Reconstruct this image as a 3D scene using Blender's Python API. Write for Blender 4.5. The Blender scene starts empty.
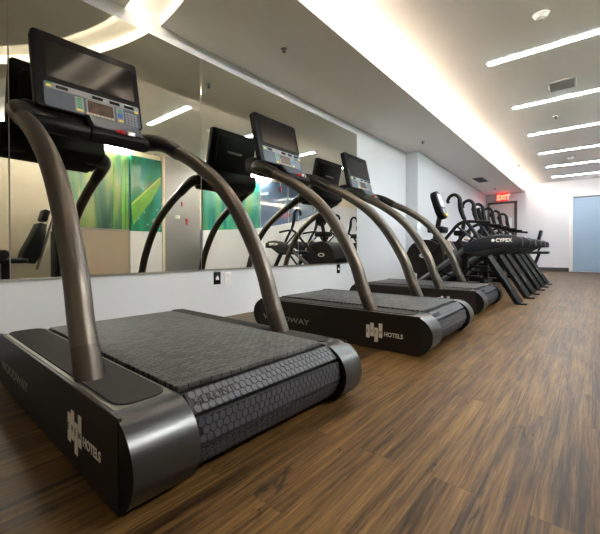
import bpy, bmesh, math, random
from mathutils import Vector, Matrix, Euler
R = math.radians
random.seed(7)
sc = bpy.context.scene
col = sc.collection

# ------------------------------------------------------------------ camera, world, exposure
CAM_H = 0.565
yaw, pitch, roll = R(42.5119), R(0.6948), R(-0.0959)
right = Vector((math.cos(yaw), math.sin(yaw), 0)); fwd = Vector((-math.sin(yaw), math.cos(yaw), 0)); up = Vector((0, 0, 1))
f2 = fwd * math.cos(pitch) - up * math.sin(pitch); u2 = up * math.cos(pitch) + fwd * math.sin(pitch)
r3 = right * math.cos(roll) + u2 * math.sin(roll); u3 = u2 * math.cos(roll) - right * math.sin(roll)
cam_data = bpy.data.cameras.new('camera'); cam = bpy.data.objects.new('camera', cam_data); col.objects.link(cam)
m = Matrix((r3, u3, -f2)).transposed().to_4x4(); m.translation = (0, 0, CAM_H); cam.matrix_world = m
cam_data.sensor_fit = 'HORIZONTAL'; cam_data.sensor_width = 36
cam_data.lens = 362.433 / 600 * 36
cam_data.shift_x = (300 - 261.494) / 600; cam_data.shift_y = -(267 - 255.072) / 600
cam_data.clip_start = 0.02
sc.camera = cam
sc.view_settings.view_transform = 'Standard'; sc.view_settings.look = 'None'
sc.view_settings.gamma = 1; sc.view_settings.exposure = 3.5; sc.view_settings.use_curve_mapping = False
w = bpy.data.worlds.new('world'); sc.world = w; w.use_nodes = True
w.node_tree.nodes['Background'].inputs[0].default_value = (0.8, 0.88, 1, 1); w.node_tree.nodes['Background'].inputs[1].default_value = 0.3
LINEAR_POWER = 7.0; COVE_POWER = 9.0; RING_POWER = 4.0; WASH_POWER = 10.0

# ------------------------------------------------------------------ materials
def new_mat(name, color=(.5, .5, .5), rough=.5, metal=0.0, spec=.5, emit=None, power=0):
    mt = bpy.data.materials.new(name); mt.use_nodes = True
    b = mt.node_tree.nodes['Principled BSDF']
    b.inputs['Base Color'].default_value = (*color, 1); b.inputs['Roughness'].default_value = rough
    b.inputs['Metallic'].default_value = metal; b.inputs['Specular IOR Level'].default_value = spec
    if emit:
        b.inputs['Emission Color'].default_value = (*emit, 1); b.inputs['Emission Strength'].default_value = power
    return mt
def nodes(mt): return mt.node_tree.nodes, mt.node_tree.links, mt.node_tree.nodes['Principled BSDF']
def noisy(mt, scale, amount, bump=0.0, coords='Object', stretch=(1, 1, 1), detail=4):
    """multiply the base colour by noise and optionally bump"""
    n, l, b = nodes(mt)
    tc = n.new('ShaderNodeTexCoord'); mp = n.new('ShaderNodeMapping'); mp.inputs['Scale'].default_value = stretch
    l.new(tc.outputs[coords], mp.inputs['Vector'])
    nz = n.new('ShaderNodeTexNoise'); nz.inputs['Scale'].default_value = scale; nz.inputs['Detail'].default_value = detail
    l.new(mp.outputs[0], nz.inputs['Vector'])
    mx = n.new('ShaderNodeMix'); mx.data_type = 'RGBA'; mx.blend_type = 'MIX'
    c = b.inputs['Base Color'].default_value[:]
    mx.inputs[6].default_value = tuple(max(0, v * (1 - amount)) for v in c[:3]) + (1,)
    mx.inputs[7].default_value = tuple(min(1, v * (1 + amount)) for v in c[:3]) + (1,)
    l.new(nz.outputs['Fac'], mx.inputs[0]); l.new(mx.outputs[2], b.inputs['Base Color'])
    if bump:
        bp = n.new('ShaderNodeBump'); bp.inputs['Strength'].default_value = bump; bp.inputs['Distance'].default_value = .002
        l.new(nz.outputs['Fac'], bp.inputs['Height']); l.new(bp.outputs[0], b.inputs['Normal'])
    return mt

M = {}
M['wall'] = noisy(new_mat('wall_paint', (.70, .72, .765), .6, 0, .3), 90, .02, .05)
M['cream'] = noisy(new_mat('cream_paint', (.74, .67, .53), .5), 60, .02)
M['ceil'] = noisy(new_mat('ceiling_paint', (.88, .86, .835), .7), 70, .02)
M['soffit'] = noisy(new_mat('soffit_paint', (.90, .865, .825), .8), 70, .02)
M['mirror'] = new_mat('mirror_glass', (.74, .745, .66), .0, 1.0)
M['channel'] = new_mat('brushed_channel', (.42, .41, .39), .35, .9)
M['black'] = noisy(new_mat('black_plastic', (.004, .004, .0044), .48, 0, .2), 300, .2, .1)
M['gloss_black'] = new_mat('gloss_black', (.008, .008, .009), .12)
M['grip'] = new_mat('handgrip_rubber', (.008, .0065, .0055), .30, 0, .5)
M['rubber'] = noisy(new_mat('black_rubber', (.004, .004, .004), .5, 0, .25), 500, .25, .15)
M['side'] = noisy(new_mat('side_panel_paint', (.018, .0143, .0108), .5, 0, .3), 120, .08)
M['end'] = new_mat('end_plate', (.006, .0055, .005), .5, 0, .3)
M['rail'] = noisy(new_mat('bronze_tube', (.118, .103, .090), .38, .85), 40, .06)
M['collar'] = new_mat('tube_collar', (.085, .072, .062), .42, .8)
M['cap'] = noisy(new_mat('brushed_cap', (.085, .089, .095), .33, .9), 60, .05, stretch=(1, 40, 1))
M['trimmetal'] = new_mat('deck_trim', (.145, .136, .124), .5, .6)
M['white'] = new_mat('white_vinyl', (.82, .80, .76), .5)
M['grey_letter'] = new_mat('grey_vinyl', (.28, .265, .245), .5)
M['dim_letter'] = new_mat('dark_grey_vinyl', (.06, .056, .05), .5)
M['whiteplastic'] = new_mat('white_plastic', (.8, .8, .79), .4)
M['red'] = new_mat('red_plastic', (.62, .02, .02), .35)
M['steel'] = noisy(new_mat('brushed_steel', (.30, .305, .31), .38, .7), 30, .06, stretch=(1, 60, 1))
M['chrome'] = new_mat('chrome', (.6, .6, .6), .15, 1)
M['vinyl'] = noisy(new_mat('black_vinyl', (.006, .006, .0065), .42, 0, .22), 200, .2, .1)
M['screen'] = new_mat('screen_glass', (.010, .008, .008), .13, 0, .9)
M['lcd'] = noisy(new_mat('lcd_glass', (.10, .07, .055), .2), 25, .7)
M['panel'] = noisy(new_mat('control_panel', (.075, .095, .125), .35), 30, .2)
M['silver'] = new_mat('silver_strip', (.26, .275, .29), .35, .4)
M['led_window'] = new_mat('led_window', (.006, .006, .007), .15)
M['green'] = new_mat('green_sticker', (.05, .30, .16), .5)
M['yellow'] = new_mat('yellow_sticker', (.75, .62, .10), .5)
M['blue'] = new_mat('blue_button', (.04, .14, .45), .4)
M['orange'] = new_mat('orange_plastic', (.62, .30, .10), .45)
M['tan'] = new_mat('tan_label', (.55, .42, .30), .5)
M['dark_metal'] = noisy(new_mat('charcoal_metal', (.010, .011, .013), .42, .1, .3), 60, .1)
M['shroud'] = noisy(new_mat('shroud_plastic', (.016, .018, .024), .42, 0, .3), 60, .1)
M['shroud_edge'] = new_mat('shroud_edge_trim', (.11, .115, .12), .35, .3)
M['brown_disc'] = new_mat('dark_brown_disc', (.013, .009, .007), .45, 0, .3)
M['baseboard'] = new_mat('baseboard', (.055, .052, .05), .45)
M['doorframe'] = new_mat('door_frame_paint', (.10, .085, .08), .4)
M['doorleaf'] = new_mat('door_leaf_paint', (.62, .585, .56), .5)
M['bluedoor'] = noisy(new_mat('pale_blue_door', (.30, .43, .58), .32), 3, .06)
M['fixture'] = new_mat('fixture_housing', (.75, .75, .74), .5)
M['grille'] = new_mat('grille_metal', (.62, .62, .62), .5)
M['darkgrille'] = new_mat('dark_grille', (.10, .095, .09), .5)
M['linear'] = new_mat('linear_diffuser', (.9, .9, .9), .5, emit=(.86, .94, 1.0), power=LINEAR_POWER)
M['cove'] = new_mat('cove_led', (.9, .9, .9), .5, emit=(1.0, .87, .74), power=COVE_POWER)
M['ringled'] = new_mat('ring_led', (.9, .9, .9), .5, emit=(1.0, .88, .68), power=RING_POWER)
M['wash'] = new_mat('wash_led', (.9, .9, .9), .5, emit=(1.0, .985, .96), power=WASH_POWER)
M['added_fill'] = new_mat('added_fill_led', (.9, .9, .9), .5, emit=(1.0, .985, .96), power=WASH_POWER * .6)  # emitter of the added fill strip on the opposite wall
M['exit'] = new_mat('exit_letters', (.9, .1, .05), .5, emit=(1.0, .05, .03), power=1.6)
M['exitbody'] = new_mat('exit_housing', (.30, .04, .035), .4, emit=(1.0, .04, .03), power=.05)
M['lcd_lit'] = new_mat('lit_display', (.26, .26, .28), .3, emit=(.85, .85, 1.0), power=.03)
M['windowlit'] = new_mat('notice_paper', (.85, .87, .90), .5)

# floor: long vinyl planks running down the room
def floor_mat():
    mt = new_mat('wood_plank_floor', (.2, .12, .06), .42, 0, .15); n, l, b = nodes(mt)
    tc = n.new('ShaderNodeTexCoord'); sp = n.new('ShaderNodeSeparateXYZ'); cb = n.new('ShaderNodeCombineXYZ')
    l.new(tc.outputs['Object'], sp.inputs[0]); l.new(sp.outputs['Y'], cb.inputs['X']); l.new(sp.outputs['X'], cb.inputs['Y'])
    br = n.new('ShaderNodeTexBrick'); br.offset = .37; br.offset_frequency = 2
    br.inputs['Scale'].default_value = 1; br.inputs['Brick Width'].default_value = .95; br.inputs['Row Height'].default_value = .098
    br.inputs['Mortar Size'].default_value = .0012; br.inputs['Bias'].default_value = 0
    br.inputs['Color1'].default_value = (0, 0, 0, 1); br.inputs['Color2'].default_value = (1, 1, 1, 1); br.inputs['Mortar'].default_value = (.2, .2, .2, 1)
    l.new(cb.outputs[0], br.inputs['Vector'])
    # shift the grain per plank
    off = n.new('ShaderNodeVectorMath'); off.operation = 'MULTIPLY_ADD'
    off.inputs[1].default_value = (7, 3, 5); l.new(br.outputs['Color'], off.inputs[0]); l.new(cb.outputs[0], off.inputs[2])
    def grain(sx, sy, detail, dist=0.0):
        mp = n.new('ShaderNodeMapping'); mp.inputs['Scale'].default_value = (sx, sy, 1); l.new(off.outputs[0], mp.inputs['Vector'])
        nz = n.new('ShaderNodeTexNoise'); nz.inputs['Scale'].default_value = 1; nz.inputs['Detail'].default_value = detail
        nz.inputs['Roughness'].default_value = .68; nz.inputs['Distortion'].default_value = dist
        l.new(mp.outputs[0], nz.inputs['Vector']); return nz
    g1 = grain(1.9, 46, 10, .25); g2 = grain(6, 210, 6); g3 = grain(1.7, 13, 5, .5)
    def math_(op, a, bb):
        q = n.new('ShaderNodeMath'); q.operation = op
        for i, v in enumerate((a, bb)):
            if isinstance(v, (int, float)): q.inputs[i].default_value = v
            else: l.new(v, q.inputs[i])
        return q.outputs[0]
    fac = math_('ADD', math_('MULTIPLY', g1.outputs['Fac'], .60), math_('ADD', math_('MULTIPLY', g2.outputs['Fac'], .36), math_('MULTIPLY', g3.outputs['Fac'], .22)))
    bw = n.new('ShaderNodeRGBToBW'); l.new(br.outputs['Color'], bw.inputs[0])
    fac = math_('ADD', fac, math_('MULTIPLY', math_('SUBTRACT', bw.outputs[0], .5), .05))
    kn = grain(5.5, 15, 3, 1.2); kr = n.new('ShaderNodeMapRange'); kr.inputs['From Min'].default_value = .62; kr.inputs['From Max'].default_value = .74; kr.inputs['To Max'].default_value = .14
    l.new(kn.outputs['Fac'], kr.inputs['Value']); fac = math_('SUBTRACT', math_('SUBTRACT', fac, kr.outputs['Result']), .045)
    rp = n.new('ShaderNodeValToRGB'); cr = rp.color_ramp
    cr.elements[0].position = .415; cr.elements[0].color = (.020, .011, .0055, 1)
    cr.elements[1].position = .70; cr.elements[1].color = (.25, .150, .055, 1)
    for p, c in ((.48, (.050, .027, .0115, 1)), (.545, (.108, .060, .0225, 1)), (.61, (.165, .095, .035, 1))):
        e = cr.elements.new(p); e.color = c
    l.new(fac, rp.inputs[0])
    mx = n.new('ShaderNodeMix'); mx.data_type = 'RGBA'; mx.inputs[7].default_value = (.03, .02, .013, 1)
    l.new(math_('MULTIPLY', br.outputs['Fac'], .35), mx.inputs[0]); hv = n.new('ShaderNodeHueSaturation'); hv.inputs['Value'].default_value = .86; hv.inputs['Saturation'].default_value = 1.04; l.new(rp.outputs[0], hv.inputs['Color']); l.new(hv.outputs[0], mx.inputs[6]); l.new(mx.outputs[2], b.inputs['Base Color'])
    bp = n.new('ShaderNodeBump'); bp.inputs['Strength'].default_value = .25; bp.inputs['Distance'].default_value = .002
    l.new(fac, bp.inputs['Height']); l.new(bp.outputs[0], b.inputs['Normal'])
    l.new(math_('ADD', math_('MULTIPLY', g3.outputs['Fac'], .16), .34), b.inputs['Roughness'])
    return mt
M['floor'] = floor_mat()

# rubber slats of the running belt: staggered short grooves across
def belt_mat():
    mt = new_mat('belt_rubber', (.06, .06, .056), .6); n, l, b = nodes(mt)
    tc = n.new('ShaderNodeTexCoord'); sp = n.new('ShaderNodeSeparateXYZ'); cb = n.new('ShaderNodeCombineXYZ')
    l.new(tc.outputs['Object'], sp.inputs[0]); l.new(sp.outputs['Y'], cb.inputs['X']); l.new(sp.outputs['X'], cb.inputs['Y'])
    br = n.new('ShaderNodeTexBrick'); br.offset = .5
    br.inputs['Scale'].default_value = 1; br.inputs['Brick Width'].default_value = .036; br.inputs['Row Height'].default_value = .0145
    br.inputs['Mortar Size'].default_value = .0022; br.inputs['Mortar Smooth'].default_value = .6
    br.inputs['Color1'].default_value = (.038, .041, .042, 1); br.inputs['Color2'].default_value = (.100, .106, .108, 1); br.inputs['Mortar'].default_value = (.004, .004, .004, 1)
    wob = n.new('ShaderNodeTexNoise'); wob.inputs['Scale'].default_value = 34; wob.inputs['Detail'].default_value = 1; l.new(tc.outputs['Object'], wob.inputs['Vector'])
    wv = n.new('ShaderNodeVectorMath'); wv.operation = 'MULTIPLY_ADD'; wv.inputs[1].default_value = (.016, .009, 0)
    l.new(wob.outputs['Color'], wv.inputs[0]); l.new(cb.outputs[0], wv.inputs[2]); l.new(wv.outputs[0], br.inputs['Vector'])
    nz = n.new('ShaderNodeTexNoise'); nz.inputs['Scale'].default_value = 260; nz.inputs['Detail'].default_value = 3
    l.new(tc.outputs['Object'], nz.inputs['Vector'])
    mx = n.new('ShaderNodeMix'); mx.data_type = 'RGBA'; mx.blend_type = 'OVERLAY'; mx.inputs[0].default_value = .6
    l.new(br.outputs['Color'], mx.inputs[6]); l.new(nz.outputs['Color'], mx.inputs[7])
    hs = n.new('ShaderNodeHueSaturation'); hs.inputs['Saturation'].default_value = .35; l.new(mx.outputs[2], hs.inputs['Color'])
    l.new(hs.outputs[0], b.inputs['Base Color'])
    bp = n.new('ShaderNodeBump'); bp.invert = True; bp.inputs['Strength'].default_value = .8; bp.inputs['Distance'].default_value = .003
    l.new(br.outputs['Fac'], bp.inputs['Height']); l.new(bp.outputs[0], b.inputs['Normal'])
    return mt
M['belt'] = belt_mat()
M['slat'] = noisy(new_mat('slat_rubber', (.010, .010, .011), .5, 0, .35), 200, .2)
M['hex'] = noisy(new_mat('hex_tread', (.058, .060, .073), .45, 0, .4), 200, .2)
M['pad'] = noisy(new_mat('step_pad', (.036, .034, .031), .85, 0, .3), 330, .75, .5)

# blurred grass photograph mural
def mural_mat(name, deep, mid, hi, seed, blade=True):
    mt = new_mat(name, mid, .22); n, l, b = nodes(mt)
    tc = n.new('ShaderNodeTexCoord'); mp = n.new('ShaderNodeMapping'); mp.inputs['Location'].default_value = (0, seed, seed * .3)
    mp.inputs['Scale'].default_value = (1, 3.2, .5); mp.inputs['Rotation'].default_value = (R(-24 if blade else 6), 0, 0)
    l.new(tc.outputs['Object'], mp.inputs['Vector'])
    nz = n.new('ShaderNodeTexNoise'); nz.inputs['Scale'].default_value = 1.5; nz.inputs['Detail'].default_value = 2.2; nz.inputs['Distortion'].default_value = .4
    l.new(mp.outputs[0], nz.inputs['Vector'])
    rp = n.new('ShaderNodeValToRGB'); cr = rp.color_ramp
    cr.elements[0].position = .33; cr.elements[0].color = (*deep, 1); cr.elements[1].position = .70; cr.elements[1].color = (*hi, 1)
    e = cr.elements.new(.5); e.color = (*mid, 1)
    l.new(nz.outputs['Fac'], rp.inputs[0]); l.new(rp.outputs[0], b.inputs['Base Color'])
    return mt
M['mural_meadow'] = mural_mat('meadow_print', (.03, .09, .08), (.08, .21, .10), (.28, .36, .12), 1.3, False)
M['mural_blade'] = mural_mat('blade_print', (.006, .13, .04), (.012, .24, .13), (.03, .34, .32), 4.1)
M['mural_teal'] = mural_mat('teal_print', (.008, .14, .12), (.02, .30, .22), (.18, .42, .10), 8.3)
M['leaf'] = noisy(new_mat('leaf_print', (.13, .42, .03), .3), 9, .5)
M['leaf_light'] = new_mat('leaf_rib_print', (.50, .62, .10), .3)
M['droplet'] = new_mat('droplet_print', (.30, .48, .34), .3)
M['glass'] = new_mat('tinted_glass', (.12, .19, .31), .06, 0, .8)
M['window_grey'] = new_mat('window_frame_paint', (.36, .38, .42), .5)
M['tan_wall'] = new_mat('tan_lacquer', (.46, .37, .28), .25)

# ------------------------------------------------------------------ mesh helpers
def BM(): return bmesh.new()
def box(bm, lo, hi, bevel=0, seg=2, mi=0, mtx=None):
    c = [(a + b) / 2 for a, b in zip(lo, hi)]; s = [abs(b - a) for a, b in zip(lo, hi)]
    t = bmesh.new(); bmesh.ops.create_cube(t, size=1)
    bmesh.ops.scale(t, vec=s, verts=t.verts)
    if bevel: bmesh.ops.bevel(t, geom=t.edges[:], offset=min(bevel, min(s) * .49), segments=seg, affect='EDGES', profile=.5)
    bmesh.ops.translate(t, vec=c, verts=t.verts)
    return merge(bm, t, mi, mtx)
def merge(bm, t, mi=0, mtx=None):
    if mtx is not None: bmesh.ops.transform(t, matrix=mtx, verts=t.verts)
    for f in t.faces: f.material_index = mi
    me = bpy.data.meshes.new('tmp'); t.to_mesh(me); t.free(); bm.from_mesh(me); bpy.data.meshes.remove(me); return bm
def cyl(bm, p0, p1, r0, r1=None, seg=24, mi=0):
    r1 = r0 if r1 is None else r1
    p0, p1 = Vector(p0), Vector(p1); d = p1 - p0
    t = bmesh.new(); bmesh.ops.create_cone(t, cap_ends=True, segments=seg, radius1=r0, radius2=r1, depth=d.length)
    mt = Matrix.Translation((p0 + p1) / 2) @ d.to_track_quat('Z', 'Y').to_matrix().to_4x4()
    return merge(bm, t, mi, mt)
def ball(bm, c, r, scale=(1, 1, 1), seg=20, mi=0):
    t = bmesh.new(); bmesh.ops.create_uvsphere(t, u_segments=seg, v_segments=seg // 2, radius=r)
    bmesh.ops.scale(t, vec=scale, verts=t.verts); bmesh.ops.translate(t, vec=c, verts=t.verts); return merge(bm, t, mi)
def spline(pts, n=8):
    P = [Vector(p) for p in pts]; out = []
    Q = [P[0] * 2 - P[1]] + P + [P[-1] * 2 - P[-2]]
    for i in range(1, len(Q) - 2):
        for k in range(n):
            t = k / n; a, b, c, d = Q[i - 1], Q[i], Q[i + 1], Q[i + 2]
            out.append(.5 * ((2 * b) + (c - a) * t + (2 * a - 5 * b + 4 * c - d) * t * t + (3 * b - a - 3 * c + d) * t ** 3))
    out.append(P[-1]); return out
def tube(bm, pts, r, seg=16, n=8, mi=0, smooth=True, flat=(1, 1)):
    """swept tube; r is a number or a list of radii at the given points"""
    P = spline(pts, n) if smooth else [Vector(p) for p in pts]
    if isinstance(r, (int, float)): rad = [r] * len(P)
    else:
        rad = []
        for i in range(len(P)):
            q = i / (len(P) - 1) * (len(r) - 1); j = min(int(q), len(r) - 2); rad.append(r[j] + (r[j + 1] - r[j]) * (q - j))
    rings = []; T = (P[1] - P[0]).normalized()
    N = T.cross(Vector((0, 1, 0)));  N = N.normalized() if N.length > .1 else T.cross(Vector((1, 0, 0))).normalized()
    t_ = bmesh.new()
    for i, p in enumerate(P):
        T2 = (P[min(i + 1, len(P) - 1)] - P[max(i - 1, 0)]).normalized()
        N = (N - T2 * N.dot(T2)).normalized(); B = T2.cross(N)
        rings.append([t_.verts.new(p + (N * math.cos(a) * flat[0] + B * math.sin(a) * flat[1]) * rad[i]) for a in [2 * math.pi * k / seg for k in range(seg)]])
    for a, b in zip(rings, rings[1:]):
        for k in range(seg): t_.faces.new((a[k], a[(k + 1) % seg], b[(k + 1) % seg], b[k]))
    t_.faces.new(rings[0][::-1]); t_.faces.new(rings[-1]); bmesh.ops.recalc_face_normals(t_, faces=t_.faces)
    return merge(bm, t_, mi)
def prism(bm, outline, d0, d1, axis='Y', bevel=0, mi=0, mtx=None):
    """extrude a 2-D outline along an axis: Y -> (x,z), Z -> (x,y), X -> (y,z)"""
    t = bmesh.new()
    def v(a, b, d): return {'Y': (a, d, b), 'Z': (a, b, d), 'X': (d, a, b)}[axis]
    A = [t.verts.new(v(a, b, d0)) for a, b in outline]; B = [t.verts.new(v(a, b, d1)) for a, b in outline]
    t.faces.new(A); t.faces.new(B[::-1])
    for i in range(len(A)): j = (i + 1) % len(A); t.faces.new((A[i], B[i], B[j], A[j]))
    bmesh.ops.recalc_face_normals(t, faces=t.faces)
    if bevel: bmesh.ops.bevel(t, geom=t.edges[:], offset=bevel, segments=2, affect='EDGES', profile=.5)
    return merge(bm, t, mi, mtx)
def rrect(x0, y0, x1, y1, r, n=5):
    out = []
    for cx, cy, a in ((x1 - r, y1 - r, 0), (x0 + r, y1 - r, 90), (x0 + r, y0 + r, 180), (x1 - r, y0 + r, 270)):
        for k in range(n + 1): t = R(a + 90 * k / n); out.append((cx + r * math.cos(t), cy + r * math.sin(t)))
    return out
def text(bm, body, size, mtx, extrude=.0012, mi=0, sx=1.0, bold=0.0):
    cu = bpy.data.curves.new('txt', 'FONT'); cu.body = body; cu.size = size; cu.extrude = extrude; cu.align_x = 'LEFT'; cu.offset = bold
    o = bpy.data.objects.new('txt', cu); col.objects.link(o)
    dg = bpy.context.evaluated_depsgraph_get(); me = bpy.data.meshes.new_from_object(o.evaluated_get(dg))
    t = bmesh.new(); t.from_mesh(me); bpy.data.meshes.remove(me); bpy.data.objects.remove(o); bpy.data.curves.remove(cu)
    bmesh.ops.scale(t, vec=(sx, 1, 1), verts=t.verts)
    xs = [v.co.x for v in t.verts]; w_ = max(xs) - min(xs)
    bmesh.ops.translate(t, vec=(-min(xs), 0, 0), verts=t.verts)
    merge(bm, t, mi, mtx); return w_
def obj(name, bm, mats, parent=None, smooth=True, angle=35):
    me = bpy.data.meshes.new(name); bmesh.ops.remove_doubles(bm, verts=bm.verts, dist=1e-6); bm.to_mesh(me); bm.free()
    if not isinstance(mats, (list, tuple)): mats = [mats]
    for x in mats: me.materials.append(x)
    if smooth:
        me.shade_smooth(); me.set_sharp_from_angle(angle=R(angle))
    o = bpy.data.objects.new(name, me); col.objects.link(o)
    if parent: o.parent = parent
    return o
def tag(o, label=None, cat=None, group=None, kind=None):
    if label: o['label'] = label
    if cat: o['category'] = cat
    if group: o['group'] = group
    if kind: o['kind'] = kind
    return o
def empty(name, loc=(0, 0, 0), rz=0):
    o = bpy.data.objects.new(name, None); col.objects.link(o); o.location = loc; o.rotation_euler = (0, 0, rz); o.empty_display_size = .1
    return o
def copy_tree(o, parent=None):
    c = o.copy(); col.objects.link(c)
    if parent: c.parent = parent
    for ch in list(o.children): copy_tree(ch, c)
    return c
def struct(name, bm, mats, parent=None, **k):
    o = obj(name, bm, mats, parent, **k)
    if not parent: o['kind'] = 'structure'
    return o
def sbox(name, lo, hi, mt, parent=None, bevel=0):
    return struct(name, box(BM(), lo, hi, bevel), mt, parent, smooth=bool(bevel))

# ------------------------------------------------------------------ the room
XL, XR, YB, YF, ZC, ZS = -2.327, 1.60, -2.2, 12.51, 2.398, 2.193
MX = -2.319                                  # mirror face
XCOV = -1.43; XB = -2.133                    # soffit edge, far part of the left wall
sbox('floor', (XL - .3, YB - .2, -.1), (XR + .2, YF + .2, 0), M['floor'])
sbox('ceiling', (XL - .3, YB - .2, ZC), (XR + .2, YF + .2, ZC + .1), M['ceil'])
sbox('wall_left', (XL - .15, YB, 0), (XL, 6.125, ZC), M['wall'])
sbox('wall_left.002', (XL - .25, 6.1, 0), (XL - .13, YF, ZC), M['wall'])
struct('wall_left.001', prism(BM(), [(XL - .14, 6.12), (XB, 6.12), (-2.372, YF), (XL - .14, YF)], 0, ZS, 'Z'), M['wall'], smooth=False)
sbox('wall_back', (XL - .15, YB - .15, 0), (XR + .15, YB, ZC), M['cream'])
sbox('wall_far', (XL - .3, YF, 0), (XR + .15, YF + .15, ZC), M['wall'])
sbox('wall_right', (XR, YB, 0), (XR + .15, YF, ZC), M['cream'])

# soffit along the mirror wall, cut by a round light channel
CX, CY, RI, RO = -2.42, -.83, 2.02, 2.285
def arc(r, xa, xb, n=28):
    """points of the ring from x=xa to x=xb (far side)"""
    a0 = math.acos((xa - CX) / r); a1 = math.acos((xb - CX) / r)
    return [(CX + r * math.cos(a0 + (a1 - a0) * k / n), CY + r * math.sin(a0 + (a1 - a0) * k / n)) for k in range(n + 1)]
s_ = BM()
out = arc(RO, XL, XCOV - .02) + [(XCOV - .02, YF), (-2.46, YF), (-2.46, 6.13), (XL, 6.13)]
prism(s_, out, ZS, ZS + .03, 'Z')
# face of the soffit on the channel, up to the channel's own ceiling
face = arc(RO, XL, XCOV) + arc(RO + .012, XL, XCOV)[::-1]
prism(s_, face, ZS + .03, ZS + .075, 'Z')
box(s_, (XCOV - .02, arc(RO, XL, XCOV)[-1][1] + .03, ZS), (XCOV, YF, ZS + .115))          # upstand hiding the light strip
box(s_, (XCOV - .25, arc(RO, XL, XCOV)[-1][1] + .14, ZS + .03), (XCOV - .22, YF, ZC))     # back of the trough
struct('ceiling_soffit', s_, M['soffit'], smooth=False)
s_ = BM()
full = [(CX + RI * math.cos(R(a)), CY + RI * math.sin(R(a))) for a in range(-36, 91, 3)]
full = [p for p in full if p[0] > XL]
prism(s_, full + [(XL, CY + RI - .003), (XL, -2.0)], ZS, ZS + .03, 'Z')
struct('ceiling_soffit.001', s_, M['soffit'], smooth=False)
def sweep(r, a0=0, n=60):
    """the ring from the mirror wall round to the angle a0"""
    a1 = math.acos((XL - CX) / r); return [(CX + r * math.cos(a1 + (R(a0) - a1) * k / n), CY + r * math.sin(a1 + (R(a0) - a1) * k / n)) for k in range(n + 1)]
s_ = BM()                                                                             # ceiling of the channel
prism(s_, sweep(RO + .01, -20) + sweep(RI - .30, -20)[::-1], ZS + .075, ZS + .09, 'Z')
struct('ceiling_soffit.002', s_, M['ceil'], smooth=False)
s_ = BM(); prism(s_, sweep(RI - .02, -15) + sweep(RI - .05, -15)[::-1], ZS + .031, ZS + .052, 'Z')
t = obj('light_strip', s_, M['ringled'], smooth=False)
tag(t, 'curved glowing light strip in the round ceiling channel above the nearest treadmill', 'light')
t = obj('light_strip', box(BM(), (XCOV - .085, 1.35, ZS + .06), (XCOV - .03, YF - .02, ZS + .08)), M['cove'], smooth=False)
tag(t, 'long straight cove light strip behind the ceiling edge above the treadmills', 'light')
# wash light and an added fill strip at the top of the opposite wall
t = obj('light_strip', box(BM(), (XR - .06, 1.3, 2.315), (XR - .004, 3.20, 2.385), .004, 1), M['wash'], smooth=False)
tag(t, 'light strip at the top of the opposite wall above the meadow picture', 'light')
t = obj('light_strip', box(BM(), (XR - .14, 4.95, 2.315), (XR - .084, 7.0, 2.385), .004, 1), M['added_fill'], smooth=False)  # fill strip added to lift the soffit and left wall, no known fixture
tag(t, 'added fill light strip at the top of the opposite wall above the white half wall', 'light')
# soffit band round the outside of the channel
s_ = BM(); aq = math.degrees(math.acos((XCOV - .02 - CX) / RO))
band = [(CX + RO * math.cos(R(aq - (aq + 20) * k / 40)), CY + RO * math.sin(R(aq - (aq + 20) * k / 40))) for k in range(41)]
band2 = [(CX + (RO + .28) * math.cos(R(aq - (aq + 20) * k / 40)), CY + (RO + .28) * math.sin(R(aq - (aq + 20) * k / 40))) for k in range(41)]
prism(s_, band + band2[::-1], ZS, ZS + .12, 'Z')
struct('ceiling_soffit.003', s_, M['soffit'], smooth=False)

# baseboard and doors on the far wall
sbox('baseboard_far', (-1.60, YF - .015, 0), (-.44, YF, .10), M['baseboard'])
struct('baseboard_left', prism(BM(), [(XB, 6.12), (XB + .015, 6.12), (-2.357, YF), (-2.372, YF)], 0, .10, 'Z'), M['baseboard'], smooth=False)
d1 = empty('door_1', (-1.97, YF, 0)); tag(d1, kind='structure')
b = BM()
for lo, hi in (((-.36, -.05, 0), (-.30, .0, 1.97)), ((.30, -.05, 0), (.36, 0, 1.97)), ((-.36, -.05, 1.91), (.36, 0, 1.97))): box(b, lo, hi, .004)
obj('door_frame', b, M['doorframe'], d1)
obj('door_leaf', box(BM(), (-.30, -.025, .01), (.30, -.005, 1.91), .003), M['doorleaf'], d1)
b = BM(); cyl(b, (-.24, -.07, 1.0), (-.13, -.07, 1.0), .01); cyl(b, (-.24, -.07, 1.0), (-.24, -.02, 1.0), .012); obj('door_handle', b, M['chrome'], d1)
t = obj('notice', box(BM(), (-1.88, YF - .034, 1.14), (-1.73, YF - .0285, 1.50)), M['windowlit'], smooth=False)
tag(t, 'white paper notice on the door under the red sign', 'notice')
d2 = empty('door_2', (.12, YF, 0)); tag(d2, kind='structure')
b = BM(); box(b, (-.60, -.03, 0), (-.525, 0, 2.02), .003); box(b, (-.525, -.03, 1.955), (.55, 0, 2.02), .003); box(b, (.50, -.03, 0), (.575, 0, 2.02), .003)
obj('door_frame', b, M['whiteplastic'], d2)
obj('door_leaf', box(BM(), (-.525, -.012, .015), (.50, -.002, 1.925)), M['bluedoor'], d2, smooth=False)
obj('door_track', box(BM(), (-.525, -.02, 1.925), (.50, -.002, 1.955)), M['darkgrille'], d2, smooth=False)

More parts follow.
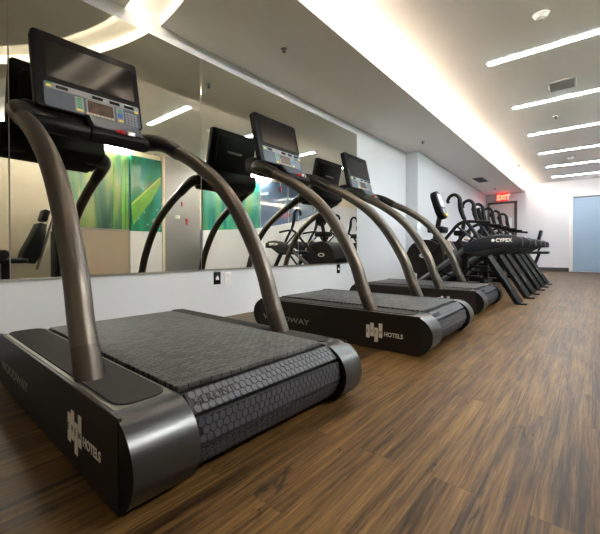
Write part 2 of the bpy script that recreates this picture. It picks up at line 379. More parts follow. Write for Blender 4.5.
# mirrors
YM0, MW = .524, 1.293
mlab = {-1: 'mirror panel at the left edge of the picture behind the nearest console',
        0: 'wide mirror panel on the left wall behind the nearest treadmill',
        1: 'mirror panel on the left wall behind the second treadmill',
        2: 'last mirror panel on the left wall, its right edge beside plain white wall'}
for k in (-1, 0, 1, 2):
    y0 = YM0 + k * MW
    t = obj('wall_mirror', box(BM(), (XL + .001, y0 + .002, .413), (MX, y0 + MW - .002, 2.099), .0012, 1), M['mirror'], smooth=False)
    tag(t, mlab[k], 'mirror', 'mirror panels on the left wall')
b = BM(); box(b, (XL, YM0 - MW, .400), (MX + .004, YM0 + 3 * MW, .413)); struct('trim_2', b, M['channel'], smooth=False)

# wall plates
def plate(y, z, wd, ht, mt, label, symbol):
    r = empty('outlet_plate', (XL, y, z)); tag(r, label, 'outlet')
    obj('face_plate', box(BM(), (.0, -wd / 2, -ht / 2), (.006, wd / 2, ht / 2), .002), mt, r)
    b = BM()
    if symbol: box(b, (.006, -.016, -.014), (.008, .016, .006), .002); box(b, (.006, -.008, .004), (.008, .008, .018), .002)
    else: box(b, (.006, -.012, .008), (.0075, .012, .034), .002); box(b, (.006, -.012, -.034), (.0075, .012, -.008), .002)
    obj('socket', b, M['white'] if symbol else M['fixture'], r)
plate(1.985, .336, .075, .105, M['gloss_black'], 'black socket plate with white mark under the mirror behind second treadmill', True)
plate(2.105, .330, .075, .105, M['whiteplastic'], 'white socket plate beside the black one below the mirror', False)
plate(3.94, .340, .07, .11, M['gloss_black'], 'black socket plate under the mirror between second and third treadmills', True)

# ceiling fittings
def lin(y, label, x=0):
    r = empty('ceiling_light', (x, y, ZC)); tag(r, label, 'light', 'linear ceiling lights')
    b = BM(); box(b, (-.785, -.040, -.004), (.175, -.034, .0)); box(b, (-.785, .034, -.004), (.175, .040, 0)); box(b, (-.785, -.034, -.004), (-.779, .034, 0)); box(b, (.169, -.034, -.004), (.175, .034, 0))
    obj('frame', b, M['fixture'], r, smooth=False)
    obj('diffuser', box(BM(), (-.779, -.034, -.007), (.169, .034, -.001)), M['linear'], r, smooth=False)
ll = ['linear ceiling light reflected in the mirror right of the nearest console',
      'nearest linear ceiling light at the top right of the picture', 'second linear ceiling light, just beyond the square air vent',
      'third linear ceiling light, beyond the small sprinkler', 'fourth linear ceiling light counting from the camera',
      'fifth linear ceiling light, second last before the far wall', 'last linear ceiling light, closest to the far wall']
for k in range(-1, 6): lin(4.159 + k * 1.4983 + (.13 if k == -1 else 0), ll[k + 1], -.05 if k == -1 else 0)
def detector(x, y, z, label, r_=.055):
    r = empty('smoke_detector', (x, y, z)); tag(r, label, 'smoke detector')
    b = BM(); cyl(b, (0, 0, -.012), (0, 0, 0), r_, r_); cyl(b, (0, 0, -.034), (0, 0, -.012), r_ * .62, r_ * .9); obj('housing', b, M['whiteplastic'], r)
    obj('sensor_head', cyl(BM(), (0, 0, -.044), (0, 0, -.034), r_ * .3, r_ * .5), M['grille'], r)
detector(-.315, 3.56, ZC, 'white round smoke detector above the nearest linear light')
detector(-.35, 9.45, ZC, 'small white smoke detector near the far ceiling lights', .06)
detector(-.30, 1.95, ZC, 'white round ceiling disc seen faintly in the mirror', .09)
def sprinkler(x, y, z, label):
    r = empty('sprinkler', (x, y, z)); tag(r, label, 'sprinkler')
    obj('escutcheon', cyl(BM(), (0, 0, -.006), (0, 0, 0), .026, .028), M['chrome'], r)
    b = BM(); cyl(b, (0, 0, -.028), (0, 0, -.006), .008); cyl(b, (0, 0, -.032), (0, 0, -.028), .016); obj('head', b, M['darkgrille'], r)
sprinkler(-1.846, 2.285, ZS, 'metal sprinkler head under the soffit above the second treadmill')
sprinkler(-1.90, 5.65, ZS, 'metal sprinkler head under the soffit by the wall corner')
sprinkler(-1.93, 11.2, ZS, 'small sprinkler head under the soffit near the red exit sign')
sprinkler(-.394, 6.41, ZC, 'small sprinkler between the second and third linear lights')
sprinkler(-1.20, 9.49, ZC, 'small sprinkler on the main ceiling close to the cove glow')
def vent(x0, y0, x1, y1, z, mt, label):
    r = empty('air_vent', ((x0 + x1) / 2, (y0 + y1) / 2, z)); tag(r, label, 'air vent'); w_, h_ = (x1 - x0) / 2, (y1 - y0) / 2
    b = BM(); t_ = .018
    for lo, hi in (((-w_, -h_), (w_, -h_ + t_)), ((-w_, h_ - t_), (w_, h_)), ((-w_, -h_), (-w_ + t_, h_)), ((w_ - t_, -h_), (w_, h_))): box(b, (*lo, -.010), (*hi, 0), .002)
    obj('frame', b, mt, r)
    b = BM(); n = 9
    for k in range(n):
        y = -h_ + t_ + (2 * h_ - 2 * t_) * (k + .5) / n; box(b, (-w_ + t_, y - .006, -.007), (w_ - t_, y + .006, -.002))
    obj('louvre', b, mt, r, smooth=False)
    obj('backing', box(BM(), (-w_ + t_, -h_ + t_, -.0015), (w_ - t_, h_ - t_, -.0005)), M['darkgrille'], r, smooth=False)
vent(-.40, 5.07, -.15, 5.37, ZC, M['grille'], 'square grey air vent between the first two linear lights')
vent(-2.04, 9.30, -1.84, 9.93, ZS, M['darkgrille'], 'dark slotted air vent under the soffit near the exit sign')

# exit sign
ex = empty('exit_sign', (-1.915, 12.17, ZS)); tag(ex, 'glowing red EXIT sign hanging from the soffit before the far door', 'sign')
obj('canopy', box(BM(), (-.05, -.03, -.02), (.05, .03, 0), .004), M['whiteplastic'], ex)
obj('housing', box(BM(), (-.135, -.022, -.245), (.135, .022, -.02), .008), M['exitbody'], ex)
b = BM(); text(b, 'EXIT', .20, Matrix.Translation((-.118, -.0235, -.205)) @ Euler((R(90), 0, 0)).to_matrix().to_4x4(), .001, sx=.74, bold=.004)
obj('lettering', b, M['exit'], ex, smooth=False)

# opposite side of the room, seen in the mirror
K = (4.638 + XR) / (4.638 + 2.5)
def ky(y): return y * K
def kz(z): return CAM_H + (z - CAM_H) * K
b = BM()
prof = [(5.55, 1.06), (5.8, 1.08), (6.6, 1.13), (7.7, 1.22), (8.6, 1.36), (9.56, 1.53), (10.4, 1.80), (11.3, 2.14), (11.5, 2.2)]
prism(b, [(ky(5.55), 0)] + [(ky(y), kz(z)) for y, z in prof] + [(YF, kz(2.2)), (YF, 0)], XR - .10, XR, 'X'); struct('wall_right.001', b, M['wall'], smooth=False)
sbox('wall_right.002', (XR - .06, ky(3.70), 0), (XR, ky(4.44), kz(.98)), M['wall'])
sbox('wall_right.003', (XR - .03, ky(2.30), 0), (XR, ky(3.70), kz(.98)), M['tan_wall'])
sbox('trim_3', (XR - .045, ky(2.30), kz(.98)), (XR, ky(3.70), kz(.98) + .02), M['channel'])
ZT = 2.30
def panel(name, y0, y1, z0, z1, depth, mt, label, cat, extra=None):
    r = empty(name, (XR, (y0 + y1) / 2, z0)); tag(r, label, cat); h_ = (y1 - y0) / 2
    obj('print', box(BM(), (-depth, -h_, 0), (0, h_, z1 - z0), .003, 1), mt, r, smooth=False)
    return r, h_
r, h_ = panel('wall_picture', ky(2.30), ky(3.69), kz(1.01), ZT, .03, M['mural_meadow'], 'blurred green meadow wall picture, leftmost in the mirror', 'picture')
for y, q in ((.50, .035), (.33, .015), (.57, .018)): obj('grass_blade', prism(BM(), [(y - q, 0.0), (y - q * .8, .9), (y + q * .3, ZT - kz(1.01)), (y + q, .8), (y + q * .6, 0)], -.033, -.0305, 'X'), M['leaf'], r, smooth=False)
r, h_ = panel('wall_picture', ky(3.71), ky(4.43), kz(.98), ZT, .065, M['mural_blade'], 'green leaf blade wall picture with water drops, reflected in the middle', 'picture')
b = BM(); prism(b, [(-.30, .30), (-.305, .50), (.0, .78), (.29, 1.06), (.30, .92), (.10, .58), (-.08, .36), (-.27, .10)], -.069, -.065, 'X'); obj('leaf_blade', b, M['leaf'], r, smooth=False)
b = BM(); prism(b, [(-.305, .46), (-.305, .50), (.29, 1.06), (.295, 1.03)], -.071, -.069, 'X'); obj('leaf_edge', b, M['leaf_light'], r, smooth=False)
for (y, z, q) in ((.17, .20, .055), (-.16, .24, .018), (.02, .13, .015), (.22, .42, .02), (-.05, .36, .016)): obj('droplet', ball(BM(), (-.066, y, z), q, (.12, 1, 1)), M['droplet'], r)
panel('wall_picture', ky(5.62), ky(7.70), kz(1.0), ZT, .03, M['mural_teal'], 'teal and green blurred wall picture above the white half wall, in the mirror', 'picture')
sp = empty('steel_panel', (XR, ky(5.0), 0)); tag(sp, 'tall brushed steel wall panel with small switch, reflected in the mirror', 'panel')
obj('sheet', box(BM(), (-.07, -.48 * K, 0), (0, .50 * K, ZC - .002), .004, 1), M['steel'], sp, smooth=False)
obj('edge_strip', box(BM(), (-.08, -.55 * K, 0), (0, -.485 * K, ZC - .002), .003, 1), M['cream'], sp, smooth=False)
obj('switch_plate', box(BM(), (-.078, -.20, kz(1.30)), (-.07, -.08, kz(1.38)), .002), M['whiteplastic'], sp)
b = BM(); box(b, (-.085, .05, kz(1.26)), (-.07, .12, kz(1.31)), .004); cyl(b, (-.08, .085, kz(1.17)), (-.08, .085, kz(1.262)), .011); obj('call_tag', b, M['red'], sp)
wn = empty('window_1', (XR, ky(9.6), kz(1.1))); tag(wn, kind='structure')
obj('glass_pane', box(BM(), (-.02, -1.88 * K, 0), (-.01, 2.2 * K, 1.345)), M['glass'], wn, smooth=False)
for y in (-1.9, -.6, .8, 2.2): obj('window_frame', box(BM(), (-.04, y * K - .02, 0), (0, y * K + .02, 1.35)), M['window_grey'], wn, smooth=False)

# ------------------------------------------------------------------ treadmill
W = .917; T = .212
def RX(x, y, z): return Matrix.Translation((x, y, z)) @ Euler((R(90), 0, 0)).to_matrix().to_4x4()
def dshape(cx, cz, r, sgn, n=14):
    return [(cx + sgn * r * math.cos(R(a)), cz + r * math.sin(R(a))) for a in [-90 + 180 * k / n for k in range(n + 1)]]
def make_treadmill():
    root = empty('treadmill')
    XFN = -1.14; RC = .1055; CZ = .1075
    for y0, y1, near in ((0, .010, True), (W - .010, W, False)):
        p = obj('side_panel', box(BM(), (XFN, y0, .003), (0, y1, T), .0015, 1), M['side'], root, smooth=False)
        if near:
            b = BM()
            for x0, z0, z1 in ((-.303, .060, .135), (-.278, .071, .148), (-.253, .042, .123), (-.227, .069, .150)):
                box(b, (x0, y0 - .0010, z0), (x0 + .0215, y0 - .0002, z1))
            x = -.201
            text(b, 'HOTELS', .034, RX(x + .006, y0 - .0004, .082), .0006, sx=.88, bold=.0006)
            obj('hotel_logo', b, M['white'], p, smooth=False)
            b = BM()
            for ch, x0 in zip('EVEN', (-.303, -.278, -.253, -.227)): text(b, ch, .026, RX(x0 + .004, y0 - .0014, .091), .0004, sx=.8)
            obj('logo_letter', b, M['side'], p, smooth=False)
            b = BM(); text(b, 'WOODWAY', .049, RX(-1.105, y0 - .0004, .074), .0006, sx=1.42, bold=.0006)
            q = obj('lettering', b, M['grey_letter'], p, smooth=False)
    # rounded caps at the four corners: dark end plate and brushed shell
    for sgn, cx in ((1, -.0 - .041), (-1, XFN + .041)):
        for y0, y1 in ((.002, .166), (W - .113, W - .002)):
            b = BM()
            ds = [(cx - sgn * .02, CZ + RC), (cx - sgn * .02, CZ - RC)]
            out = dshape(cx, CZ, RC, sgn)
            prism(b, out, y0, y1, 'Y')
            for f in b.faces:
                if abs(f.normal.y) > .9: f.material_index = 1
            obj('end_cap', b, [M['cap'], M['end']], root, angle=25)
    # steps either side of the belt: metal frame with a rubber pad let in
    for y0, y1 in ((.010, .166), (W - .113, W - .010)):
        s = obj('step_rail', box(BM(), (XFN + .03, y0, T - .03), (-.03, y1, T), .002, 1), M['trimmetal'], root, smooth=False)
        b = BM(); prism(b, rrect(XFN + .01, y0 + .014, -.050, y1 - .012, .04), T, T + .0035, 'Z'); obj('grip_pad', b, M['pad'], s)
    # frame under the belt
    obj('base_frame', box(BM(), (XFN + .02, .167, .035), (-.10, W - .114, .18), .004), M['end'], root)
    # belt: flat run plus separate slats turning round the drums
    b = BM(); y0, y1 = .171, W - .117; bx, bz, br = -.064, .1165, .1055
    box(b, (XFN + .07, y0, .206), (bx + .022, y1, .222), .003, 2)
    for cx, s, angs in ((bx, 1, (47, 9, -29, -68)), (XFN + .068, -1, (37, -2, -41))):
        cyl(b, (cx, y0 + .004, bz), (cx, y1 - .004, bz), br - .016, seg=36, mi=1)
        for a in angs:
            ca, sa = s * math.cos(R(a)), math.sin(R(a))
            nrm = Vector((ca, 0, sa)); tan = Vector((-sa * 1, 0, ca)) if s > 0 else Vector((sa, 0, -ca * -1))
            tan = Vector((-sa * s, 0, math.cos(R(a))))
            mt = Matrix((tan, Vector((0, 1, 0)), nrm)).transposed().to_4x4(); mt.translation = Vector((cx, 0, bz)) + nrm * br * .955
            box(b, (-.030, y0, -.008), (.030, y1, .004), .002, 1, mi=1, mtx=mt)
            # hexagonal tread
            hp = .0215; rr = hp / math.sqrt(3) * .86; ny = int((y1 - y0 - .02) / hp)
            for row in range(3):
                for k in range(ny):
                    yy = y0 + .018 + k * hp + (hp / 2 if row % 2 else 0)
                    if yy > y1 - .012: continue
                    xx = (row - 1) * hp * .866
                    hx = [(xx + rr * math.sin(R(60 * q)), yy + rr * math.cos(R(60 * q))) for q in range(6)]
                    hx = [(xx + rr * math.cos(R(60 * q)), yy + rr * math.sin(R(60 * q))) for q in range(6)]
                    prism(b, hx, .003, .0056, 'Z', mi=2, mtx=mt)
    o = obj('running_belt', b, [M['belt'], M['slat'], M['hex']], root, angle=30)
    a = 47; ca, sa = math.cos(R(a)), math.sin(R(a)); nrm = Vector((ca, 0, sa)); tan = Vector((-sa, 0, ca))
    mt = Matrix((Vector((0, 1, 0)), tan, nrm)).transposed().to_4x4(); mt.translation = Vector((bx, y0 + .02, bz)) + nrm * (br * .955 + .0062) - tan * .012
    b = BM(); text(b, '4FRONT', .034, mt, .0012, sx=1.0); obj('lettering', b, M['slat'], o, smooth=False)
    b = BM()
    for a in (-10, -48.5): cyl(b, (bx + .0995 * math.cos(R(a)), y0 + .03, bz + .0995 * math.sin(R(a))), (bx + .0995 * math.cos(R(a)), y1, bz + .0995 * math.sin(R(a))), .0025, seg=8)
    obj('slat_rod', b, M['trimmetal'], o)
    for x in (-.12, XFN + .12):
        for y in (.06, W - .06): obj('foot', cyl(BM(), (x, y, 0), (x, y, .035), .025, .02), M['rubber'], root)
    # handrails
    path = [(-.288, .178), (-.353, .345), (-.412, .505), (-.540, .722), (-.690, .893), (-.885, 1.035), (-1.06, 1.130), (-1.14, 1.168)]
    for y in (.055, W - .055):
        sg = 1 if y < W / 2 else -1; yb = y; y = yb + sg * .025
        lean = (0, 0, .003, .008, .013, .018, .022, .025)
        h = obj('handrail', tube(BM(), [(x, yb + sg * q, z) for (x, z), q in zip(path, lean)], .0375, 24, 10), M['rail'], root)
        b = BM(); tube(b, [(-.286, yb, .183), (-.309, yb, .238), (-.332, yb, .292)], .0385, 24, 4)
        obj('collar', b, M['collar'], h)
        b = BM()
        tube(b, [(-1.05, y, 1.124), (-1.10, y, 1.152), (-1.17, y + sg * .004, 1.190), (-1.235, y + sg * .018, 1.215), (-1.285, y + sg * .055, 1.222), (-1.31, y + sg * .11, 1.218), (-1.315, y + sg * .20, 1.215)],
             [.040, .043, .045, .049, .052, .050, .044], 20, 8)
        g = obj('handgrip', b, M['grip'], root)
        b = BM()
        for x in (-1.09, -1.15):
            z = 1.147 + (-1.09 - x) * .53
            box(b, (-.024, -.012, -.002), (.024, .012, .002), .001, 1, mtx=Matrix.Translation((x, y + sg * .004, z + .0405)) @ Euler((0, R(25), 0)).to_matrix().to_4x4())
        obj('pulse_sensor', b, M['tan'] if sg > 0 else M['white'], g)
    # housing that carries the display between the rails
    b = BM()
    prism(b, [(-1.42, 1.215), (-1.42, 1.31), (-1.33, 1.315), (-1.275, 1.235), (-1.20, 1.205), (-1.19, 1.18), (-1.21, 1.140), (-1.27, 1.150)], .13, .74, 'Y', .012)
    hs = obj('console_tray', b, M['black'], root)
    b = BM(); prism(b, [(-1.285, 1.300), (-1.215, 1.222), (-1.185, 1.208), (-1.175, 1.180), (-1.20, 1.130), (-1.30, 1.16), (-1.33, 1.30)], .405, .712, 'Y', .006)
    hb = obj('control_housing', b, M['black'], hs)
    b = BM(); prism(b, [(-1.2705, 1.2925), (-1.2060, 1.2205), (-1.2072, 1.2190), (-1.276, 1.288)], .425, .700, 'Y'); obj('control_face', b, M['panel'], hs)
    b = BM()
    b2 = BM()
    # safety key clipped to the housing
    k = BM(); box(k, (-1.207, .535, 1.200), (-1.178, .585, 1.224), .008); cyl(k, (-1.180, .56, 1.212), (-1.168, .56, 1.208), .010)
    sk = obj('safety_key', k, M['red'], root)
    k = BM(); box(k, (-1.192, .597, 1.203), (-1.177, .640, 1.223), .001, 1); obj('key_tag', k, M['white'], sk)
    k = BM(); box(k, (-1.1772, .609, 1.206), (-1.1762, .630, 1.219)); obj('tag_symbol', k, M['gloss_black'], sk, smooth=False)
    # red stop cord under the tray
    k = BM(); tube(k, [(-1.03, .085, 1.095), (-1.028, .10, 1.06), (-1.03, .105, 1.035)], .0022, 6, 6)
    b.free(); b2.free()
    cd = obj('stop_cord', k, M['white'], root); k = BM(); box(k, (-1.036, .10, .995), (-1.024, .112, 1.037), .003); obj('pull_tag', k, M['red'], cd)
    # display: tilted slab; local frame (y across, v up the face, n out of the face)
    pb, pt = Vector((-1.280, 0, 1.285)), Vector((-1.372, 0, 1.702))
    vdir = (pt - pb).normalized(); ndir = Vector((vdir.z, 0, -vdir.x)); H = (pt - pb).length
    F = Matrix((Vector((0, 1, 0)), vdir, ndir)).transposed().to_4x4(); F.translation = pb
    y0, y1 = .178, .742
    b = BM(); prism(b, rrect(y0, 0, y1, H, .022), -.052, 0, 'Z', .006, mtx=F)
    dp = obj('display', b, M['black'], root)
    obj('back_shell', prism(BM(), rrect(y0 + .05, .02, y1 - .05, H - .05, .03), -.078, -.052, 'Z', .010, mtx=F), M['black'], dp)
    b = BM(); prism(b, rrect(y0 + .058, .172, y1 - .036, H - .050, .006), .0002, .0012, 'Z', mtx=F); obj('screen', b, M['screen'], dp, smooth=False)
    b = BM(); prism(b, rrect(y0 + .040, .006, y1 - .016, .140, .012), .0002, .003, 'Z', mtx=F); obj('control_panel', b, M['panel'], dp, smooth=False)
    b = BM(); prism(b, rrect(y0 + .044, .104, y1 - .020, .138, .006), .003, .005, 'Z', mtx=F); obj('silver_strip', b, M['silver'], dp, smooth=False)
    for yy in (.095, .275, .370, .455):
        b = BM(); prism(b, rrect(y0 + yy, .112, y0 + yy + .058, .129, .002), .005, .0065, 'Z', mtx=F); obj('readout', b, M['led_window'], dp, smooth=False)
    def pad(nm, mt, a0, c0, a1, c1, r_, n0, n1): obj(nm, prism(BM(), rrect(y0 + a0, c0, y0 + a1, c1, r_), n0, n1, 'Z', mtx=F), mt, dp, smooth=False)
    for yy, zz in ((.050, .110), (.515, .094)): pad('yellow_button', M['yellow'], yy, zz, yy + .024, zz + .015, .005, .005, .0072)
    pad('yellow_button', M['yellow'], .190, .018, .222, .029, .002, .0048, .0062); pad('yellow_button', M['yellow'], .415, .016, .440, .028, .002, .0048, .0062)
    pad('green_button', M['green'], .050, .127, .078, .136, .003, .005, .0072)
    for zz in (.034, .050, .066, .082): pad('green_button', M['green'], .194, zz, .218, zz + .011, .002, .0048, .0064)
    pad('green_button', M['green'], .415, .074, .438, .090, .003, .0048, .0064)
    pad('button_strip', M['silver'], .185, .012, .227, .100, .004, .003, .0048); pad('button_strip', M['silver'], .405, .010, .448, .100, .004, .003, .0048)
    b = BM(); prism(b, rrect(y0 + .413, .040, y0 + .440, .068, .005), .0048, .0068, 'Z', mtx=F); obj('blue_button', b, M['blue'], dp, smooth=False)
    b = BM(); prism(b, rrect(y0 + .240, .012, y0 + .394, .100, .006), .003, .0055, 'Z', mtx=F); obj('lcd_bezel', b, M['silver'], dp, smooth=False)
    b = BM(); prism(b, rrect(y0 + .248, .024, y0 + .386, .094, .004), .0055, .0065, 'Z', mtx=F); obj('lcd_window', b, M['lcd'], dp, smooth=False)
    b = BM()
    for i in range(8): prism(b, rrect(y0 + .236 + i * .0195, .010, y0 + .236 + i * .0195 + .013, .022, .002), .0055, .0075, 'Z', mtx=F)
    obj('key_row', b, M['tan'], dp, smooth=False)
    b = BM()
    for i in range(4):
        for j in range(5): prism(b, rrect(y0 + .456 + i * .0195, .010 + j * .016, y0 + .456 + i * .0195 + .014, .010 + j * .016 + .011, .002), .003, .0058, 'Z', mtx=F)
    obj('keypad', b, M['silver'], dp, smooth=False)
    b = BM(); Mb = F @ Matrix.Translation(((y0 + y1) / 2 + .085, .225, -.0790)) @ Euler((0, R(180), 0)).to_matrix().to_4x4()
    text(b, 'WOODWAY', .030, Mb, .0006, sx=1.1); obj('lettering', b, M['whiteplastic'], dp, smooth=False)
    return root
tm = make_treadmill()
spots = [(-.7341, .3535, 1.53, 'nearest black treadmill with bronze handrails, filling the left foreground'),
         (-.6728, 1.9709, -.62, 'middle black treadmill of three, its whole white hotel logo in view'),
         (-.7487, 3.547, -.53, 'farthest black treadmill of three, beside the white wall and ellipticals')]
for i, (x, y, a, lab) in enumerate(spots):
    o = tm if i == 0 else copy_tree(tm)
    if i == 0:
        pass
    o.location = (x, y, 0); o.rotation_euler.z = R(-a); tag(o, lab, 'treadmill', 'treadmills along the mirror wall')

# ------------------------------------------------------------------ ellipticals beyond the treadmills
def make_trainer():
    root = empty('elliptical_trainer')
    for s in (-1, 1):
        y = s * .325
        # raised side shroud with the maker's lettering
        b = BM()
        prism(b, [(.0, .615), (.14, .690), (.36, .728), (.50, .715), (.555, .690), (.560, .615), (.40, .600), (.20, .555), (.02, .545)], y - .035, y + .035, 'Y', .010)
        sh = obj('side_shroud', b, M['shroud'], root)
        b = BM(); prism(b, [(.13, .688), (.36, .727), (.50, .714), (.50, .722), (.36, .737), (.13, .700)], y - .037, y + .037, 'Y', .003); obj('edge_trim', b, M['shroud_edge'], sh)
        b = BM(); prism(b, [(.02, .55), (.20, .555), (.44, .61), (.30, .525), (.22, .495), (.08, .50)], y - .03, y + .03, 'Y', .006); obj('belly', b, M['dark_metal'], sh)
        if s < 0:
            b = BM(); text(b, 'CYBEX', .052, RX(.325, y - .0365, .655) , .0008, sx=.90, bold=.002); 
            t = bmesh.new(); bmesh.ops.create_circle(t, segments=20, radius=.016, cap_ends=True); merge(b, t, 0, RX(.30, y - .0365, .672)); 
            obj('lettering', b, M['white'], sh, smooth=False)
        # slanted rear leg standing on the floor
        b = BM(); tube(b, [(.215, y, .56), (.53, y, .012)], .031, 4, 1, smooth=False, flat=(1.3, .8))
        lg = obj('leg', b, M['dark_metal'], root, angle=20)
        obj('foot', box(BM(), (.50, y - .035, 0), (.60, y + .035, .016), .004), M['rubber'], lg)
        b = BM(); tube(b, [(.40, y - .03, .262), (.46, y - .03, .158)], .008, 6, 1, smooth=False); obj('leg_pad', b, M['shroud_edge'], lg)
        # moving arm with a hooked grip
        b = BM(); tube(b, [(-.40, y * .8, .46), (-.22, y * .9, .665), (-.06, y, .85), (.015, y, .90), (-.005, y, .985), (-.030, y, 1.05)], .019, 12, 6); arm = obj('moving_arm', b, M['dark_metal'], root)
        b = BM(); tube(b, [(.010, y, .92), (-.022, y, 1.03), (-.030, y, 1.10), (-.040, y, 1.165), (-.085, y, 1.206), (-.135, y, 1.190), (-.160, y, 1.145), (-.150, y, 1.115)], [.021, .027, .026, .021, .019, .019, .018, .016], 14, 8); obj('hook_grip', b, M['rubber'], arm)
        b = BM(); tube(b, [(.02, y, .895), (.13, y, .885), (.27, y, .868)], .017, 12, 4); obj('side_rail', b, M['rubber'], root)
        b = BM(); tube(b, [(.03, y, .90), (.10, y, .79), (.17, y, .67)], .020, 12, 3); tube(b, [(-.06, y, .84), (.05, y, .74), (.16, y, .64)], .012, 10, 3); obj('brace', b, M['dark_metal'], root)
        # beam from the front to the shroud and foot plate
        b = BM(); tube(b, [(-.56, y * .9, .13), (-.28, y * .9, .34), (.02, y, .58)], .022, 4, 2, smooth=False, flat=(1.4, .8)); obj('track_beam', b, M['shroud_edge'], root, angle=20)
        b = BM(); box(b, (-.16, y * .55 - .055, .30 + s * .05), (.16, y * .55 + .055, .325 + s * .05), .008); obj('foot_plate', b, M['rubber'], root)
        b = BM(); tube(b, [(-.42, y * .55, .40), (-.1, y * .55, .31 + s * .05), (.20, y * .55, .52)], .016, 8, 4); obj('link_bar', b, M['dark_metal'], root)
    b = BM(); cyl(b, (-.46, -.21, .475), (-.46, .21, .475), .225, seg=40); 
    sh = obj('drive_housing', b, M['brown_disc'], root)
    b = BM(); t = bmesh.new(); bmesh.ops.create_circle(t, segments=28, radius=.05, cap_ends=False)
    bmesh.ops.scale(t, vec=(1.25, .62, 1), verts=t.verts); r_ = bmesh.ops.extrude_edge_only(t, edges=t.edges[:]); vs = [v for v in r_['geom'] if isinstance(v, bmesh.types.BMVert)]
    bmesh.ops.scale(t, vec=(.55, .5, 1), verts=vs); merge(b, t, 0, RX(-.46, -.2115, .50)); obj('badge', b, M['white'], sh, smooth=False)
    b = BM(); prism(b, [(-.45, .25), (-.20, .30), (-.12, .46), (-.22, .68), (-.42, .72)], -.15, .15, 'Y', .03); obj('front_cover', b, M['shroud'], root)
    b = BM(); box(b, (-.265, -.152, .52), (-.225, -.148, .55)); obj('sticker', b, M['yellow'], root, smooth=False)
    b = BM(); tube(b, [(-.30, -.17, .73), (-.22, -.17, .70), (-.14, -.17, .57)], .014, 8, 4); obj('link_arm', b, M['tan'], root)
    b = BM(); box(b, (-.72, -.20, 0), (-.62, .20, .05), .01); box(b, (-.70, -.05, .02), (.0, .05, .09), .01); box(b, (-.60, -.08, .05), (-.40, .08, .32), .02); obj('base_frame', b, M['dark_metal'], root)
    b = BM(); cyl(b, (-.05, -.28, .12), (-.05, .28, .12), .03); box(b, (-.08, -.05, .05), (-.02, .05, .5), .01); box(b, (-.05, -.30, .50), (.10, .30, .56), .02); obj('rear_frame', b, M['dark_metal'], root)
    b = BM(); tube(b, [(-.42, 0, .60), (-.38, 0, .80), (-.34, 0, 1.0)], .030, 14, 4); obj('mast', b, M['dark_metal'], root)
    b = BM(); box(b, (-.46, -.12, .785), (-.27, .12, .865), .02); obj('bottle_tray', b, M['black'], root)
    # upright oval console on the mast
    F = Matrix.Translation((-.35, 0, 1.135)) @ Euler((0, R(-17), 0)).to_matrix().to_4x4()
    b = BM(); prism(b, rrect(-.12, -.185, .12, .185, .11, 7), -.045, .035, 'X', .014, mtx=F); cs = obj('console', b, M['black'], root)
    b = BM(); prism(b, rrect(-.075, -.03, .075, .14, .025), .035, .0375, 'X', mtx=F); obj('screen', b, M['lcd_lit'], cs, smooth=False)
    b = BM(); prism(b, rrect(-.06, -.115, .06, -.055, .015), .035, .0385, 'X', mtx=F); obj('keypad', b, M['panel'], cs, smooth=False)
    b = BM(); prism(b, rrect(-.055, -.158, .055, -.128, .01), .03, .050, 'X', mtx=F); obj('button_bar', b, M['yellow'], cs, smooth=False)
    b = BM(); text(b, 'CYBEX', .045, F @ Matrix.Translation((-.0405, .075, .05)) @ Matrix(((0, 0, -1, 0), (-1, 0, 0, 0), (0, 1, 0, 0), (0, 0, 0, 1))), .0006, sx=.9); obj('lettering', b, M['white'], cs, smooth=False)
    return root
tr = make_trainer()
for i, (y, lab) in enumerate(((4.92, 'nearest black elliptical trainer, lit console showing beside the third treadmill'),
                              (6.09, 'middle black elliptical trainer, between two others on slanted legs'),
                              (7.29, 'farthest of the black elliptical trainers on slanted legs'))):
    o = tr if i == 0 else copy_tree(tr)
    if i == 1:
        for ch in list(o.children):
            if ch.name.split('.')[0] in ('console',):
                for g in list(ch.children): bpy.data.objects.remove(g)
                bpy.data.objects.remove(ch)
    o.location = (-1.1, y, 0); tag(o, lab, 'elliptical trainer', 'elliptical trainers in a row')

# exercise bike at the end of the row
bk = empty('exercise_bike', (-1.1, 8.55, 0)); tag(bk, 'black exercise bike with upright back pad at the far end of the machines', 'exercise bike')
b = BM(); box(b, (.13, -.17, .495), (.49, .17, .545), .02, 3); obj('seat', b, M['vinyl'], bk)
b = BM(); box(b, (-.022, -.12, -.14), (.022, .12, .14), .02, 3, mtx=Matrix.Translation((.345, 0, .80)) @ Euler((0, R(12), 0)).to_matrix().to_4x4()); obj('backrest', b, M['vinyl'], bk)
b = BM(); tube(b, [(.30, 0, .50), (.36, 0, .64), (.32, 0, .80)], .018, 10, 4); tube(b, [(.34, 0, .50), (.20, 0, .04)], .026, 10, 1, smooth=False); obj('seat_post', b, M['dark_metal'], bk)
b = BM(); box(b, (-.75, -.04, .02), (.32, .04, .09), .012); box(b, (.20, -.22, 0), (.28, .22, .045), .012); box(b, (-.78, -.22, 0), (-.70, .22, .045), .012); obj('base_frame', b, M['dark_metal'], bk)
b = BM(); cyl(b, (-.45, -.11, .34), (-.45, .11, .34), .24, seg=36); box(b, (-.70, -.10, .09), (-.25, .10, .35), .03); obj('drive_housing', b, M['shroud'], bk)
b = BM(); tube(b, [(-.55, 0, .5), (-.52, 0, .85), (-.50, 0, 1.0)], .026, 10, 3); obj('mast', b, M['dark_metal'], bk)
b = BM(); box(b, (-.53, -.11, .95), (-.46, .11, 1.17), .025, 3); obj('console', b, M['black'], bk)
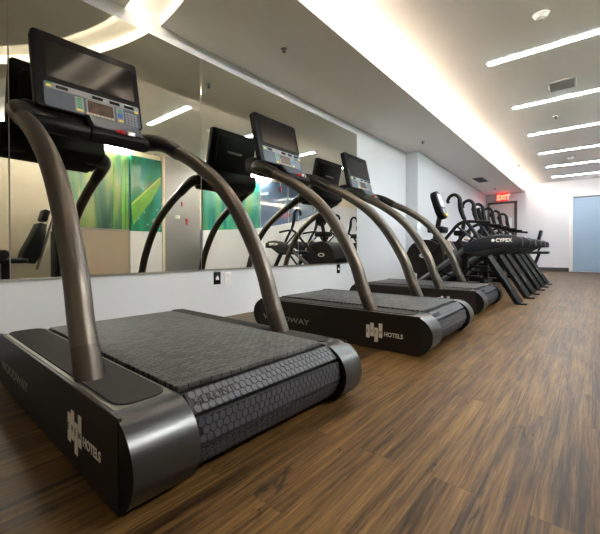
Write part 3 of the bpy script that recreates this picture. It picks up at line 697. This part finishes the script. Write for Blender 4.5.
b = BM(); tube(b, [(-.30, -.24, .93), (-.42, -.22, .90), (-.50, -.08, .88), (-.50, .08, .88), (-.42, .22, .90), (-.30, .24, .93)], .015, 10, 5); obj('handlebar', b, M['rubber'], bk)
for s in (-1, 1):
    b = BM(); box(b, (-.50, s * .19 - .045, .27 + s * .11), (-.40, s * .19 + .045, .295 + s * .11), .006); tube(b, [(-.45, s * .12, .34), (-.45, s * .13, .28 + s * .11), (-.45, s * .19, .28 + s * .11)], .011, 8, 2, smooth=False); obj('pedal', b, M['rubber'], bk)

# padded weight machine on the opposite side, seen in the mirror
pm = empty('weight_machine', (1.2, 1.62, 0), R(0)); tag(pm, 'black padded weight machine with headrest and cables, reflected at the left edge', 'weight machine')
A = Euler((R(-17), 0, 0)).to_matrix().to_4x4()
b = BM(); prism(b, [(-.10, 0), (.06, 0), (.095, .12), (.08, .40), (.045, .58), (-.045, .58), (-.065, .40), (-.11, .12)], -.15, .15, 'X', .02, mtx=Matrix.Translation((0, -.10, .40)) @ A); obj('backrest', b, M['vinyl'], pm)
b = BM(); box(b, (-.11, -.04, 0), (.11, .045, .18), .03, 3, mtx=Matrix.Translation((0, .085, .985)) @ A); obj('headrest', b, M['vinyl'], pm)
b = BM(); tube(b, [(0, .02, .30), (0, .16, .78), (0, .27, 1.18)], .018, 10, 2); obj('back_post', b, M['steel'], pm)
b = BM(); box(b, (-.17, -.60, .40), (.17, -.12, .47), .03, 3); obj('seat', b, M['vinyl'], pm)
b = BM(); box(b, (-.05, -.60, .02), (.05, .50, .09), .01); box(b, (-.04, -.40, .05), (.04, -.30, .42), .01); box(b, (-.30, -.62, 0), (.30, -.54, .05), .01); box(b, (-.30, .42, 0), (.30, .50, .05), .01); obj('base_frame', b, M['dark_metal'], pm)
b = BM(); box(b, (-.15, .24, .09), (.15, .52, .86), .012); obj('weight_stack', b, M['dark_metal'], pm)
b = BM(); box(b, (-.13, .26, .86), (-.09, .30, 1.22), .004); box(b, (.09, .26, .86), (.13, .30, 1.22), .004); box(b, (-.14, .24, 1.20), (.14, .34, 1.26), .01); obj('guide_frame', b, M['dark_metal'], pm)
b = BM(); cyl(b, (-.03, .26, 1.235), (.03, .26, 1.235), .045); obj('pulley', b, M['orange'], pm)
b = BM(); tube(b, [(.0, .22, 1.235), (0, .02, .42)], .004, 6, 1, smooth=False); obj('cable', b, M['steel'], pm)
b = BM(); cyl(b, (-.25, -.42, .52), (.25, -.42, .52), .06); cyl(b, (-.25, -.56, .30), (.25, -.56, .30), .06); obj('leg_roller', b, M['vinyl'], pm)
